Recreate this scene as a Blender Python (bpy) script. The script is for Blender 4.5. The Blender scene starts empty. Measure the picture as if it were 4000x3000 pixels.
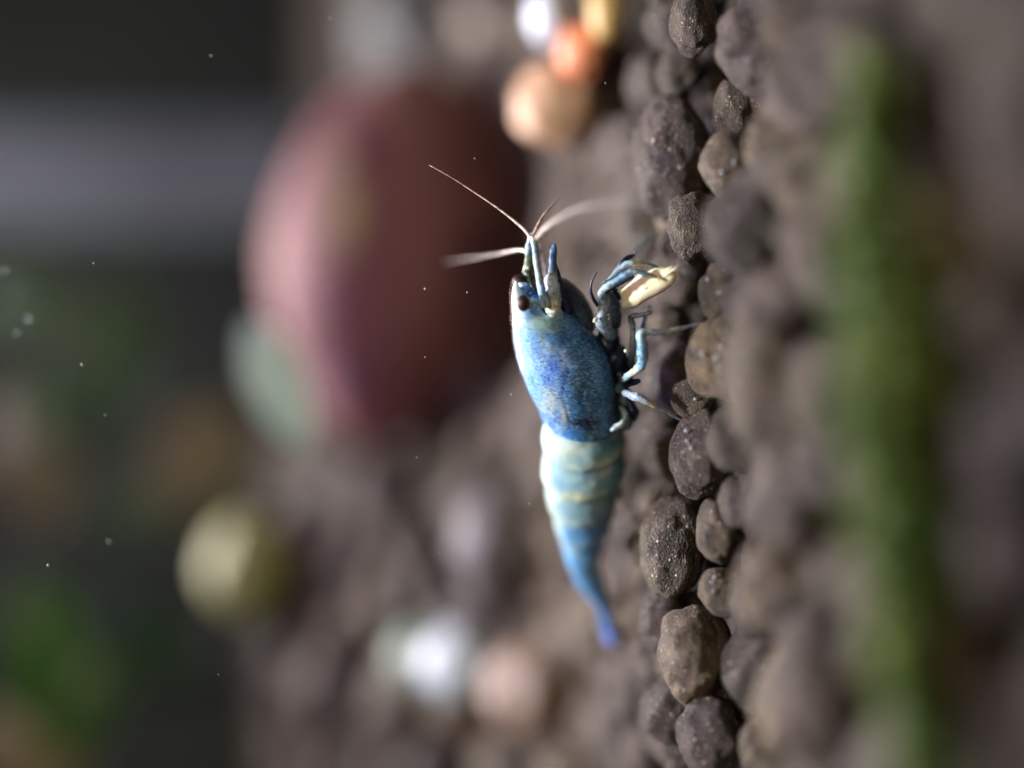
import bpy, bmesh, math, random
import numpy as np
from mathutils import Vector, Matrix, noise

random.seed(7); rng = np.random.default_rng(7)
S = bpy.context.scene
COL = S.collection
MM = 0.001                       # everything below is laid out in millimetres

# ------------------------------------------------------------------ camera
FPX, D0, PITCH = 6400.0, 80.0, math.radians(10)      # focal length in photo pixels, focus distance, tilt down
fwd = np.array([0, math.cos(PITCH), -math.sin(PITCH)])
upv = np.array([0, math.sin(PITCH), math.cos(PITCH)])
rgt = np.array([1.0, 0, 0])
CAM = -D0 * fwd
def P(px, py, d):                # photo pixel (4000x3000, phone held on its side) + depth -> point in mm
    return CAM + d * fwd + rgt * ((1500 - py) / FPX * d) + upv * ((2000 - px) / FPX * d)
def proj(p):
    q = np.asarray(p) - CAM
    d = q @ fwd
    return 2000 - (q @ upv) / d * FPX, 1500 - (q @ rgt) / d * FPX, d
cam = bpy.data.cameras.new('camera'); co = bpy.data.objects.new('camera', cam); COL.objects.link(co)
m = Matrix.Identity(4)
for i in range(3):
    m[i][0] = -upv[i]; m[i][1] = rgt[i]; m[i][2] = -fwd[i]; m[i][3] = CAM[i] * MM
co.matrix_world = m
cam.sensor_fit = 'HORIZONTAL'; cam.sensor_width = 36; cam.lens = 36 * FPX / 4000
cam.clip_start = 0.002; cam.clip_end = 20
cam.dof.use_dof = True; cam.dof.focus_distance = D0 * MM; cam.dof.aperture_fstop = 8.6
S.camera = co

# ------------------------------------------------------------------ light
W = bpy.data.worlds.new('World'); S.world = W; W.use_nodes = True
W.node_tree.nodes['Background'].inputs[0].default_value = (0.80, 0.86, 1.0, 1)
W.node_tree.nodes['Background'].inputs[1].default_value = 0.012
def area(name, loc, target, sx, sy, power, col):
    l = bpy.data.lights.new(name, 'AREA'); l.shape = 'RECTANGLE'; l.size = sx * MM; l.size_y = sy * MM
    l.energy = power; l.color = col
    o = bpy.data.objects.new(name, l); COL.objects.link(o)
    o.location = Vector(loc) * MM
    o.rotation_euler = (Vector(target) - Vector(loc)).to_track_quat('-Z', 'Y').to_euler()
    return o
def spot(name, loc, target, angle, blend, radius, power, col):
    l = bpy.data.lights.new(name, 'SPOT'); l.spot_size = math.radians(angle); l.spot_blend = blend; l.shadow_soft_size = radius * MM
    l.energy = power; l.color = col
    o = bpy.data.objects.new(name, l); COL.objects.link(o); o.location = Vector(loc) * MM
    o.rotation_euler = (Vector(target) - Vector(loc)).to_track_quat('-Z', 'Y').to_euler(); return o
spot('tank_lamp', (6, -8, 165), (-3, 2, -6), 38, 1.0, 6, 2.8, (0.96, 0.97, 1.0))             # overhead tank light; its cone is made up to favour the shrimp
area('back_lamp', (16, 168, 150), (0, 75, 0), 130, 16, 1.0, (1.0, 0.93, 0.86))         # LED bar along the back of the tank
area('violet_lamp', (20, 62, 150), (0, 14, -8), 30, 8, 0.15, (0.52, 0.36, 1.0))         # its violet row
area('room_lamp', (60, -300, 270), (0, -20, -8), 100, 100, 0.55, (1.0, 0.82, 0.56))     # warm room light through the front
S.view_settings.view_transform = 'Standard'; S.view_settings.look = 'None'
S.view_settings.gamma = 1; S.view_settings.exposure = 0.0
S.cycles.use_denoising = True
S.cycles.max_bounces = 8; S.cycles.transparent_max_bounces = 16
S.cycles.sample_clamp_indirect = 4

# ------------------------------------------------------------------ helpers
def lin(r, g, b):
    f = lambda c: (c / 255 / 12.92) if c <= 10 else ((c / 255 + 0.055) / 1.055) ** 2.4
    return (f(r), f(g), f(b))
def tag(o, label=None, cat=None, group=None, kind=None):
    if label: o['label'] = label
    if cat: o['category'] = cat
    if group: o['group'] = group
    if kind: o['kind'] = kind
    return o
def mesh(name, verts, faces, cols=None, smooth=True):
    me = bpy.data.meshes.new(name)
    me.from_pydata((np.asarray(verts, float) * MM).tolist(), [], faces)
    if smooth: me.polygons.foreach_set('use_smooth', [True] * len(me.polygons))
    if cols is not None:
        a = me.color_attributes.new('Col', 'FLOAT_COLOR', 'POINT')
        a.data.foreach_set('color', np.asarray(cols, np.float32).ravel())
    me.update()
    return me
def obj(name, me, mat, parent=None, loc=(0, 0, 0)):
    o = bpy.data.objects.new(name, me); COL.objects.link(o)
    if mat and me is not None and not me.materials: me.materials.append(mat)
    o.location = Vector(loc) * MM
    if parent: o.parent = parent
    return o
def empty(name, loc):
    o = bpy.data.objects.new(name, None); COL.objects.link(o); o.location = Vector(loc) * MM
    o.empty_display_size = 0.002
    return o
def part(name, verts, faces, mat, root, cols=None):
    base = root
    while base.parent: base = base.parent
    return obj(name, mesh(name, np.asarray(verts) - np.array(base.location) / MM, faces, cols), mat, root)
def catmull(pts, n):
    p = np.asarray(pts, float); out = []
    q = np.vstack([2 * p[0] - p[1], p, 2 * p[-1] - p[-2]])
    for i in range(1, len(q) - 2):
        for k in range(n):
            t = k / n
            out.append(0.5 * (2 * q[i] + (q[i+1] - q[i-1]) * t + (2*q[i-1] - 5*q[i] + 4*q[i+1] - q[i+2]) * t*t
                       + (-q[i-1] + 3*q[i] - 3*q[i+1] + q[i+2]) * t**3))
    out.append(p[-1]); return np.array(out)
def tube(path, cols, n=8, sides=12, flat=1.0, rough=0.0, seed=0):
    """path rows: px, py, depth, radius in photo px; cols: one rgba per row"""
    a = np.array([[*P(r[0], r[1], r[2]), max(r[3], 0.4) * r[2] / FPX] for r in path])
    a = np.hstack([a, np.array(cols, float)])
    a = catmull(a, n); pts = a[:, :3]; rad = np.maximum(a[:, 3], 0.004); cc = np.clip(a[:, 4:8], 0, 1)
    t = np.gradient(pts, axis=0); t /= np.linalg.norm(t, axis=1)[:, None] + 1e-12
    nrm = np.cross(t[0], fwd); nrm /= np.linalg.norm(nrm) + 1e-9
    V, C = [], []
    for i in range(len(pts)):
        nrm = nrm - t[i] * (nrm @ t[i]); nrm /= np.linalg.norm(nrm) + 1e-12
        b = np.cross(t[i], nrm)
        for k in range(sides):
            an = 2 * math.pi * k / sides
            rr = rad[i] * (1 + rough * noise.noise(Vector((pts[i][0]*4+seed, pts[i][1]*4+math.cos(an), pts[i][2]*4+math.sin(an)))))
            V.append(pts[i] + rr * (math.cos(an) * nrm + math.sin(an) * flat * b)); C.append(cc[i])
    F = [(i*sides+k, i*sides+(k+1) % sides, (i+1)*sides+(k+1) % sides, (i+1)*sides+k)
         for i in range(len(pts)-1) for k in range(sides)]
    F.append(tuple(range(sides))[::-1]); F.append(tuple((len(pts)-1)*sides + k for k in range(sides)))
    return np.array(V), F, np.array(C)
def merge(parts):
    V, F, C, o = [], [], [], 0
    for v, f, c in parts:
        V.append(v); C.append(c); F += [tuple(i + o for i in q) for q in f]; o += len(v)
    return np.vstack(V), F, np.vstack(C)
def ico(sub):
    bm = bmesh.new(); bmesh.ops.create_icosphere(bm, subdivisions=sub, radius=1)
    v = np.array([x.co[:] for x in bm.verts]); f = [tuple(y.index for y in x.verts) for x in bm.faces]
    bm.free(); return v, f
def blob_at(px, py, d, rx, ry, rz, sub=3, rough=0.0, seed=0, col=(1, 1, 1, 1), tilt=0):
    v, f = ico(sub); s = d / FPX
    if rough: v = v * (1 + rough * np.array([noise.noise(Vector(q) * 2.2 + Vector((seed, 0, 0))) for q in v]))[:, None]
    ct, st = math.cos(math.radians(tilt)), math.sin(math.radians(tilt))
    lx, ly = v[:, 0] * rx * s, v[:, 1] * ry * s
    ax, ay = ct * lx - st * ly, st * lx + ct * ly
    w = P(px, py, d) + np.outer(ax, -upv) + np.outer(ay, rgt) + np.outer(v[:, 2] * rz, fwd)
    return w, f, np.tile(np.array(col, float), (len(v), 1))

# ------------------------------------------------------------------ materials
def mat_new(name):
    m = bpy.data.materials.new(name); m.use_nodes = True
    nt = m.node_tree; b = nt.nodes['Principled BSDF']
    return m, nt, b
def N(nt, t, **kw):
    n = nt.nodes.new(t)
    for k, v in kw.items():
        if k.startswith('i_'): n.inputs[k[2:].replace('_', ' ')].default_value = v
        else: setattr(n, k, v)
    return n
def mixc(nt, fac, a, b, mode='MIX'):
    n = nt.nodes.new('ShaderNodeMix'); n.data_type = 'RGBA'; n.blend_type = mode
    for i, x in ((0, fac), (6, a), (7, b)):
        if hasattr(x, 'links'): nt.links.new(x, n.inputs[i])
        elif i == 0: n.inputs[0].default_value = x
        else: n.inputs[i].default_value = (*x[:3], 1)
    return n.outputs[2]
def ramp(nt, src, stops):
    r = nt.nodes.new('ShaderNodeValToRGB'); e = r.color_ramp.elements
    while len(e) < len(stops): e.new(0.5)
    for x, (p, c) in zip(e, stops):
        x.position = p; x.color = (*c[:3], 1) if hasattr(c, '__len__') else (c, c, c, 1)
    nt.links.new(src, r.inputs[0]); return r.outputs[0]
def noise_n(nt, vec, scale, detail=4, rough=0.55, dist=0.0):
    n = N(nt, 'ShaderNodeTexNoise'); n.inputs['Scale'].default_value = scale; n.inputs['Detail'].default_value = detail
    n.inputs['Roughness'].default_value = rough; n.inputs['Distortion'].default_value = dist
    nt.links.new(vec, n.inputs['Vector']); return n.outputs[0]
def bump(nt, b, h, strength, dist):
    n = N(nt, 'ShaderNodeBump'); n.inputs['Strength'].default_value = strength; n.inputs['Distance'].default_value = dist
    nt.links.new(h, n.inputs['Height']); nt.links.new(n.outputs[0], b.inputs['Normal'])

def granule_mat():
    m, nt, b = mat_new('soil_granule')
    tc = N(nt, 'ShaderNodeTexCoord'); oi = N(nt, 'ShaderNodeObjectInfo')
    ad = N(nt, 'ShaderNodeVectorMath', operation='ADD'); sc = N(nt, 'ShaderNodeMath', operation='MULTIPLY'); sc.inputs[1].default_value = 37.0
    nt.links.new(oi.outputs['Random'], sc.inputs[0]); nt.links.new(tc.outputs['Object'], ad.inputs[0]); nt.links.new(sc.outputs[0], ad.inputs[1])
    v = ad.outputs[0]
    base = ramp(nt, oi.outputs['Random'], [(0.0, (0.060, 0.045, 0.042)), (0.25, (0.195, 0.145, 0.088)), (0.5, (0.100, 0.070, 0.060)),
                                           (0.75, (0.165, 0.118, 0.092)), (1.0, (0.300, 0.220, 0.125))])
    big = noise_n(nt, v, 1600, 5, 0.6)
    c1 = mixc(nt, ramp(nt, big, [(0.38, 0.0), (0.66, 0.85)]), base, (0.040, 0.032, 0.034))
    fine = noise_n(nt, v, 15000, 6, 0.72)
    c2 = mixc(nt, 1.0, c1, ramp(nt, fine, [(0.3, (0.40, 0.40, 0.41)), (0.7, (1.25, 1.22, 1.20))]), 'MULTIPLY')
    vo = N(nt, 'ShaderNodeTexVoronoi'); vo.inputs['Scale'].default_value = 6500; nt.links.new(v, vo.inputs['Vector'])
    wn = N(nt, 'ShaderNodeTexWhiteNoise'); nt.links.new(vo.outputs['Position'], wn.inputs[0])
    sp = ramp(nt, vo.outputs['Distance'], [(0.17, 1.0), (0.26, 0.0)])
    ks = ramp(nt, wn.outputs[0], [(0.66, 0.0), (0.98, 1.0)])
    mu = N(nt, 'ShaderNodeMath', operation='MULTIPLY'); nt.links.new(sp, mu.inputs[0]); nt.links.new(ks, mu.inputs[1])
    vo2 = N(nt, 'ShaderNodeTexVoronoi'); vo2.inputs['Scale'].default_value = 15000; nt.links.new(v, vo2.inputs['Vector'])
    wn2 = N(nt, 'ShaderNodeTexWhiteNoise'); nt.links.new(vo2.outputs['Position'], wn2.inputs[0])
    g2 = N(nt, 'ShaderNodeMath', operation='MULTIPLY'); nt.links.new(ramp(nt, vo2.outputs['Distance'], [(0.2, 1.0), (0.4, 0.0)]), g2.inputs[0]); nt.links.new(ramp(nt, wn2.outputs[0], [(0.55, 0.0), (1.0, 0.8)]), g2.inputs[1])
    c2 = mixc(nt, g2.outputs[0], c2, (0.50, 0.42, 0.36))
    c3 = mixc(nt, mu.outputs[0], c2, (0.80, 0.68, 0.55))
    nt.links.new(c3, b.inputs['Base Color'])
    ro = N(nt, 'ShaderNodeMapRange'); nt.links.new(mu.outputs[0], ro.inputs[0]); ro.inputs[3].default_value = 0.5; ro.inputs[4].default_value = 0.16
    nt.links.new(ro.outputs[0], b.inputs['Roughness']); b.inputs['Specular IOR Level'].default_value = 0.32
    h = N(nt, 'ShaderNodeMath', operation='ADD'); nt.links.new(fine, h.inputs[0])
    h2 = N(nt, 'ShaderNodeMath', operation='MULTIPLY'); h2.inputs[1].default_value = 0.35; nt.links.new(mu.outputs[0], h2.inputs[0]); nt.links.new(h2.outputs[0], h.inputs[1])
    h3 = N(nt, 'ShaderNodeMath', operation='ADD'); nt.links.new(h.outputs[0], h3.inputs[0])
    h4 = N(nt, 'ShaderNodeMath', operation='MULTIPLY'); h4.inputs[1].default_value = -0.55; nt.links.new(vo2.outputs['Distance'], h4.inputs[0]); nt.links.new(h4.outputs[0], h3.inputs[1])
    bump(nt, b, h3.outputs[0], 1.0, 0.00030)
    return m
def soil_mat():
    m, nt, b = mat_new('soil'); tc = N(nt, 'ShaderNodeTexCoord')
    n = noise_n(nt, tc.outputs['Object'], 700, 6, 0.7)
    nt.links.new(ramp(nt, n, [(0.3, (0.018, 0.013, 0.012)), (0.7, (0.070, 0.052, 0.046))]), b.inputs['Base Color'])
    b.inputs['Roughness'].default_value = 0.9; bump(nt, b, n, 1.0, 0.0005); return m
def stone_mat(name, stops, scale=60, rough=0.45, stretch=(1, 1, 1), det=3, spec=0.5, dist=0.6):
    m, nt, b = mat_new(name); tc = N(nt, 'ShaderNodeTexCoord'); mp = N(nt, 'ShaderNodeMapping')
    mp.inputs['Scale'].default_value = stretch; nt.links.new(tc.outputs['Object'], mp.inputs[0])
    n = noise_n(nt, mp.outputs[0], scale, det, 0.55, dist)
    g = noise_n(nt, tc.outputs['Object'], scale * 22, 4, 0.6)
    c = mixc(nt, 1.0, ramp(nt, n, stops), ramp(nt, g, [(0.3, (0.8, 0.8, 0.8)), (0.7, (1.15, 1.15, 1.15))]), 'MULTIPLY')
    nt.links.new(c, b.inputs['Base Color']); b.inputs['Roughness'].default_value = rough
    b.inputs['Specular IOR Level'].default_value = spec
    bump(nt, b, g, 0.4, 0.0002); return m
def limb_mat():
    m, nt, b = mat_new('shrimp_limb')
    at = N(nt, 'ShaderNodeAttribute', attribute_name='Col'); tc = N(nt, 'ShaderNodeTexCoord')
    n = noise_n(nt, tc.outputs['Object'], 6500, 4, 0.65)
    c = mixc(nt, 1.0, at.outputs['Color'], ramp(nt, n, [(0.33, (0.18, 0.24, 0.34)), (0.48, (0.9, 0.9, 0.9)), (0.70, (1.5, 1.5, 1.4))]), 'MULTIPLY')
    nt.links.new(c, b.inputs['Base Color']); b.inputs['Roughness'].default_value = 0.28
    b.inputs['Specular IOR Level'].default_value = 0.6
    b.inputs['Subsurface Weight'].default_value = 0.25; b.inputs['Subsurface Scale'].default_value = 0.0003
    nt.links.new(at.outputs['Alpha'], b.inputs['Alpha'])
    bump(nt, b, n, 0.5, 0.00006); return m
def body_mat():
    m, nt, b = mat_new('shrimp_shell')
    at = N(nt, 'ShaderNodeAttribute', attribute_name='Col'); tc = N(nt, 'ShaderNodeTexCoord')
    # alpha of the attribute = how strongly the shell is speckled
    mp = N(nt, 'ShaderNodeMapping'); mp.inputs['Scale'].default_value = (1.6, 1.0, 0.85); nt.links.new(tc.outputs['Object'], mp.inputs[0])
    n1 = noise_n(nt, mp.outputs[0], 5600, 5, 0.75, 0.5)
    n2 = noise_n(nt, mp.outputs[0], 1700, 4, 0.6, 0.4)
    n3 = noise_n(nt, tc.outputs['Object'], 900, 3, 0.5)
    dark = ramp(nt, n1, [(0.38, 1.0), (0.49, 0.0)]); pale = ramp(nt, n1, [(0.52, 0.0), (0.64, 1.0)])
    big = ramp(nt, n2, [(0.35, 0.25), (0.65, 1.0)])
    def mul(a, c):
        x = N(nt, 'ShaderNodeMath', operation='MULTIPLY')
        for i, s in enumerate((a, c)):
            if hasattr(s, 'links'): nt.links.new(s, x.inputs[i])
            else: x.inputs[i].default_value = s
        return x.outputs[0]
    col = mixc(nt, mul(mul(dark, big), mul(at.outputs['Alpha'], 0.95)), at.outputs['Color'], (0.004, 0.020, 0.055))
    col = mixc(nt, mul(pale, mul(at.outputs['Alpha'], 0.42)), col, (0.60, 0.76, 0.86))
    col = mixc(nt, 1.0, col, ramp(nt, n3, [(0.3, (0.72, 0.80, 0.90)), (0.7, (1.18, 1.14, 1.06))]), 'MULTIPLY')
    nt.links.new(col, b.inputs['Base Color'])
    b.inputs['Roughness'].default_value = 0.27; b.inputs['Specular IOR Level'].default_value = 0.6
    b.inputs['Subsurface Weight'].default_value = 0.18; b.inputs['Subsurface Scale'].default_value = 0.0004
    b.inputs['Subsurface Radius'].default_value = (0.5, 0.8, 1.0)
    bump(nt, b, n1, 0.55, 0.00005); return m
def plain(name, c, rough=0.5, spec=0.5, sss=0, trans=0, emit=None, nscale=0):
    m, nt, b = mat_new(name); b.inputs['Roughness'].default_value = rough; b.inputs['Specular IOR Level'].default_value = spec
    tc = N(nt, 'ShaderNodeTexCoord'); n = noise_n(nt, tc.outputs['Object'], nscale or 2500, 4, 0.6)
    nt.links.new(mixc(nt, 1.0, c, ramp(nt, n, [(0.3, (0.75, 0.75, 0.75)), (0.7, (1.2, 1.2, 1.2))]), 'MULTIPLY'), b.inputs['Base Color'])
    if sss: b.inputs['Subsurface Weight'].default_value = sss; b.inputs['Subsurface Scale'].default_value = 0.0005
    if trans: b.inputs['Transmission Weight'].default_value = trans
    return m

M_gran, M_soil, M_limb, M_body = granule_mat(), soil_mat(), limb_mat(), body_mat()

# ------------------------------------------------------------------ setting: soil bed, tank back
def sst(a, b, x):
    t = np.clip((x - a) / (b - a), 0, 1); return t * t * (3 - 2 * t)
def ground(x, y):                # height of the soil surface
    g = -8.6 + 0.5 * noise.noise(Vector((x * 0.09, y * 0.09, 3.1)))
    side = 1 - sst(-16, 6, x)
    ramp_ = np.clip(y - 34, 0, 40) * math.tan(math.radians(24)) * side
    back = np.clip(y - 60, 0, 90) * 0.10 * (1 - side)
    hollow = 6.5 * math.exp(-((x - 10) / 17) ** 2 - ((y - 60) / 17) ** 2)      # dip added to leave the foot of the big pebble dark
    return g + ramp_ + back - hollow
nx, ny = 90, 120
gx = np.linspace(-110, 110, nx); gy = np.linspace(-60, 245, ny)
gv = [(x, y, ground(x, y) - 4.2) for y in gy for x in gx]
gf = [(j*nx+i, j*nx+i+1, (j+1)*nx+i+1, (j+1)*nx+i) for j in range(ny-1) for i in range(nx-1)]
substrate = obj('substrate', mesh('substrate', gv, gf), M_soil); tag(substrate, 'dark brown aquarium soil bed of rounded granules', kind='structure')
bw, bf = [], []
for (x, z) in ((-260, -40), (260, -40), (260, 320), (-260, 320)):
    bw += [(x, 245, z), (x, 251, z)]
bf = [(0, 2, 4, 6), (7, 5, 3, 1), (0, 1, 3, 2), (2, 3, 5, 4), (4, 5, 7, 6), (6, 7, 1, 0)]
backwall = obj('backdrop', mesh('backdrop', bw, bf, smooth=False), plain('dark_back_wall', (0.010, 0.013, 0.013), 0.7, 0.2, nscale=20)); tag(backwall, 'dark rear wall of the tank', kind='structure')

# ------------------------------------------------------------------ soil granules
def granule_mesh(name, sub, seed, amp=0.20, fine=0.016):
    v, f = ico(sub); o = Vector((seed * 13.7, seed * 5.1, -seed * 7.9)); out = []
    for q in v:
        w = Vector(q)
        k = 1 + amp * noise.noise(w * 1.15 + o) + amp * 0.5 * noise.noise(w * 2.1 + o) + 0.03 * noise.noise(w * 4.5 + o) + fine * noise.fractal(w * 6 + o, 0.9, 2.0, 4 if sub > 3 else 2)
        if sub > 4:
            g = noise.noise(w * 15 + o); k += .013 * g + .010 * noise.noise(w * 27 + o) - .03 * max(0, noise.noise(w * 8 - o) - .42)
        out.append(w * k)
    me = bpy.data.meshes.new(name); me.from_pydata([tuple(x * MM) for x in out], [], f)
    me.polygons.foreach_set('use_smooth', [True] * len(f)); me.materials.append(M_gran); return me
hero = [granule_mesh('granule_fine', 5, i) for i in range(9)]
rough_g = [granule_mesh('granule', 3, 20 + i, 0.22, 0.02) for i in range(14)]
placed = []                      # (x, y, z, r)
def put_granule(me, c, rx, ry, rz, rot=None):
    o = bpy.data.objects.new('granule', me); COL.objects.link(o); o.parent = substrate
    o.location = Vector(c) * MM; o.scale = (rx, ry, rz)
    o.rotation_euler = rot if rot is not None else (random.uniform(-.5, .5), random.uniform(-.5, .5), random.uniform(0, 6.28))
    return o
HERO = [  # px, py, depth, half-size across (image x), half-size along (image y)
 (2968,165,77,165,200),(2712,80,81,88,140),(2625,610,85,150,235),(2875,440,82,90,120),(2880,650,78,140,140),
 (2712,890,81,100,145),(2945,890,71,185,210),(2812,1150,78,80,110),(2806,1395,78,122,160),(2722,1550,81,98,92),
 (2742,1775,79.5,115,175),(2622,2135,82,118,190),(2806,2075,78.5,85,120),(2826,2312,78.5,92,96),(2712,2560,79.5,135,200),
 (2955,2610,77,125,175),(2775,2885,78.5,125,165),(3000,2905,75,110,115),(2580,2420,84,80,130),(2545,2110,88,90,120),
 (2980,1500,68,150,300),(3110,1930,67,185,230),(3090,2290,68,200,215),(3230,2720,63,240,260),(3080,1180,70,190,170),
 (3190,720,67,170,180),(3180,330,69,200,200),(3300,1560,61,220,230),(2560,330,92,110,140),(2440,1330,97,120,150),
 (2560,1480,95,120,160),(2480,1840,94,140,150),(2900,1960,77,90,110),(2940,1180,75,120,120),(2640,1960,86,100,90),
 (2610,1250,90,130,120),(2560,850,90,120,150),(2480,600,98,150,170),(2860,870,80,110,110),(3060,560,73,150,150),
 (2870,1720,76,110,120),(2960,2370,75,110,130),(2620,2780,84,110,130),(2860,2700,80,110,150)]
for i, (px, py, d, rx, ry) in enumerate(HERO):
    c = P(px, py, d); s = d / FPX; a, b_ = rx * s, ry * s
    o = put_granule(hero[i % len(hero)], c, b_ * 1.0, 0.5 * (a + b_), a * 1.04, (random.uniform(-.25, .25), random.uniform(-.15, .15), random.uniform(-.3, .3)))
    placed.append((c[0], c[1], c[2], max(a, b_) * .92))
    if i in (8, 10, 4, 13, 9, 7):          # tiny air bubbles sitting on these
        vb, fb = ico(2)
        for k in range(5 if i in (8, 10) else 3):
            bx, by = px + random.uniform(-.65, .35) * rx, py + random.uniform(-.6, .6) * ry
            hit = 1 - ((bx-px)/rx)**2 - ((by-py)/ry)**2
            bp = P(bx, by, d - 0.5 * (rx + ry) * s * math.sqrt(max(hit, 0.05)) * .97)
            me = mesh('bubble', vb * random.uniform(.07, .13), fb)
            bo = obj('bubble', me, None); bo.parent = o
            bo.matrix_parent_inverse = Matrix.LocRotScale(o.location, o.rotation_euler, o.scale).inverted()
            bo.location = Vector(bp) * MM; bo['bub'] = 1
cand = []
for k in range(26000):
    y = -42 + 125 * random.random() ** 1.25; x = random.uniform(-45, 45)
    z = ground(x, y); px, py, d = proj((x, y, z))
    if d < 33 or not (-250 < py < 3250 and px < 4350): continue
    cand.append((x, y, z, d))
cells = {}
def near(x, y, z, r):
    for (a, b_, c, q) in placed[:len(HERO)]:
        if (x-a)**2 + (y-b_)**2 + (z-c)**2 < (0.80 * (r + q))**2: return True
    i, j = int(x // 9), int(y // 9)
    for u in (i-1, i, i+1):
        for w in (j-1, j, j+1):
            for (a, b_, c, q) in cells.get((u, w), ()):
                if (x-a)**2 + (y-b_)**2 < (0.80 * (r + q))**2: return True
    return False
fill = []
for (x, y, z, d) in cand:
    r = random.uniform(1.05, 2.15) * (1 + min(1.1, max(0, y - 8) * 0.035) + min(.5, max(0, -y - 8) * .03))
    zz = z - r * random.uniform(.55, .95)
    px, py, dd = proj((x, y, z))
    # keep the view onto the animal and the hand-placed granules clear
    if 70 < d < 85 and px < 3010: continue
    if any(dd < sd and math.hypot(px - sx, py - sy) < sr for sx, sy, sd, sr in ((2190, 300, 103, 300), (2300, 60, 104, 230))): continue
    if near(x, y, zz, r): continue
    cells.setdefault((int(x // 9), int(y // 9)), []).append((x, y, zz, r)); fill.append((x, y, zz, r, d))
fill.sort(key=lambda t: -t[3] / t[4])
vis = [t for t in fill if -60 < proj(t[:3])[1] < 3060 and proj(t[:3])[0] < 4080]
single = set(id(t) for t in vis[:300 - len(HERO)])
bulk_v, bulk_f, off = [], [], 0
v1, f1 = ico(2); f1 = np.array(f1)
for i, t in enumerate(fill):
    x, y, z, r, d = t
    sc = (r * random.uniform(.85, 1.25), r * random.uniform(.85, 1.2), r * random.uniform(.75, 1.05))
    if id(t) in single:
        put_granule(rough_g[i % len(rough_g)] if d < 60 or d > 100 else hero[i % len(hero)], (x, y, z), *sc)
    else:
        w = v1 * np.array(sc) * (1 + .16 * rng.standard_normal((len(v1), 1)).clip(-1, 1) * .5) + np.array([x, y, z])
        bulk_v.append(w); bulk_f.append(f1 + off); off += len(w)
# a lower layer that closes the gaps
for k in range(1500):
    y = -42 + 140 * random.random(); x = random.uniform(-45, 45); r = random.uniform(1.1, 2.0)
    w = v1 * np.array([r, r, r * .8]) + np.array([x, y, ground(x, y) - 3.6 - .6 * random.random()])
    bulk_v.append(w); bulk_f.append(f1 + off); off += len(w)
bo = obj('granule_layer', mesh('granule_layer', np.vstack(bulk_v), np.vstack(bulk_f).tolist()), M_gran, substrate); tag(bo, kind='stuff')
bm_, bnt, bb = mat_new('air_bubble'); bb.inputs['Base Color'].default_value = (.9, .93, 1, 1); bb.inputs['Roughness'].default_value = .05
bb.inputs['Transmission Weight'].default_value = .75; bb.inputs['IOR'].default_value = 1.2; bb.inputs['Specular IOR Level'].default_value = 1
for o in list(COL.objects):
    if 'bub' in o.keys(): o.data.materials.append(bm_); del o['bub']

# ------------------------------------------------------------------ stones and plants behind
def stone(name, label, cat, px, py, d, rx, ry, rz, mat, seed, tilt=0, group=None, rough=.12, sub=5):
    v, f, c = blob_at(px, py, d, rx, ry, rz, sub, rough, seed, tilt=tilt)
    base = v[v[:, 2].argmin()]
    me = mesh(name, v - base, f)
    o = obj(name, me, mat, loc=base); tag(o, label, cat, group); return o
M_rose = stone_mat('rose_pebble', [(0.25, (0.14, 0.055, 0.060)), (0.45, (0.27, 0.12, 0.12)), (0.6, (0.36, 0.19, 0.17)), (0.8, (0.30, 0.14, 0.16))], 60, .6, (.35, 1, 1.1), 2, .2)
def patches(m, origin, lst):     # blotches on a stone, each an ellipsoid round a point of its surface
    nt = m.node_tree; b = nt.nodes['Principled BSDF']; cur = b.inputs['Base Color'].links[0].from_socket
    tc = [n for n in nt.nodes if n.type == 'TEX_COORD'][0]
    nz = N(nt, 'ShaderNodeTexNoise'); nz.inputs['Scale'].default_value = 140; nt.links.new(tc.outputs['Object'], nz.inputs['Vector'])
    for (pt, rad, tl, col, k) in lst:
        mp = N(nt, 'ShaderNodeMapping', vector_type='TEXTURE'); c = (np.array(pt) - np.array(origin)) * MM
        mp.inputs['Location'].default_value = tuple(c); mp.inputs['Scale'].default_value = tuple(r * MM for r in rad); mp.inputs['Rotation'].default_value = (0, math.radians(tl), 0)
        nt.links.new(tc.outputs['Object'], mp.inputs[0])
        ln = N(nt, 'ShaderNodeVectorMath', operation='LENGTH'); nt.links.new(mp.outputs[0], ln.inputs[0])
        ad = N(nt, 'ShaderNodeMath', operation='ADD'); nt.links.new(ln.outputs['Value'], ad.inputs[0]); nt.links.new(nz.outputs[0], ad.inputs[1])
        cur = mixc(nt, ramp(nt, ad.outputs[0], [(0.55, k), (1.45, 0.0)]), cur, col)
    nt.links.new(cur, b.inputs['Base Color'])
def stone_c(*a): return a
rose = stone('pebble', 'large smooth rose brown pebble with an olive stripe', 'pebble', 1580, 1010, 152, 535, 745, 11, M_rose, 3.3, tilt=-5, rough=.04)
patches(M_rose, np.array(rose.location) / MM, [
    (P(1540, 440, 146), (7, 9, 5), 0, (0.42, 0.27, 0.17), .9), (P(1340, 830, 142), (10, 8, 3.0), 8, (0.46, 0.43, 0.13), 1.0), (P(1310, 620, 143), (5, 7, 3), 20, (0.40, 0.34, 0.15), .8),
    (P(1330, 1480, 146), (7, 8, 5), -25, (0.34, 0.20, 0.46), .9), (P(1850, 1000, 144), (24, 10, 8.5), 0, (0.055, 0.026, 0.034), .95)])  # violet lamp tint and shaded underside, painted in as patches
stone('pebble', 'white pebble lying on the brown soil slope', 'pebble', 1800, 2590, 121, 165, 150, 3.4, stone_mat('white_pebble', [(.3, (.46, .54, .58)), (.7, (.62, .66, .70))], 120, .5), 8.1, rough=.10)
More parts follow.
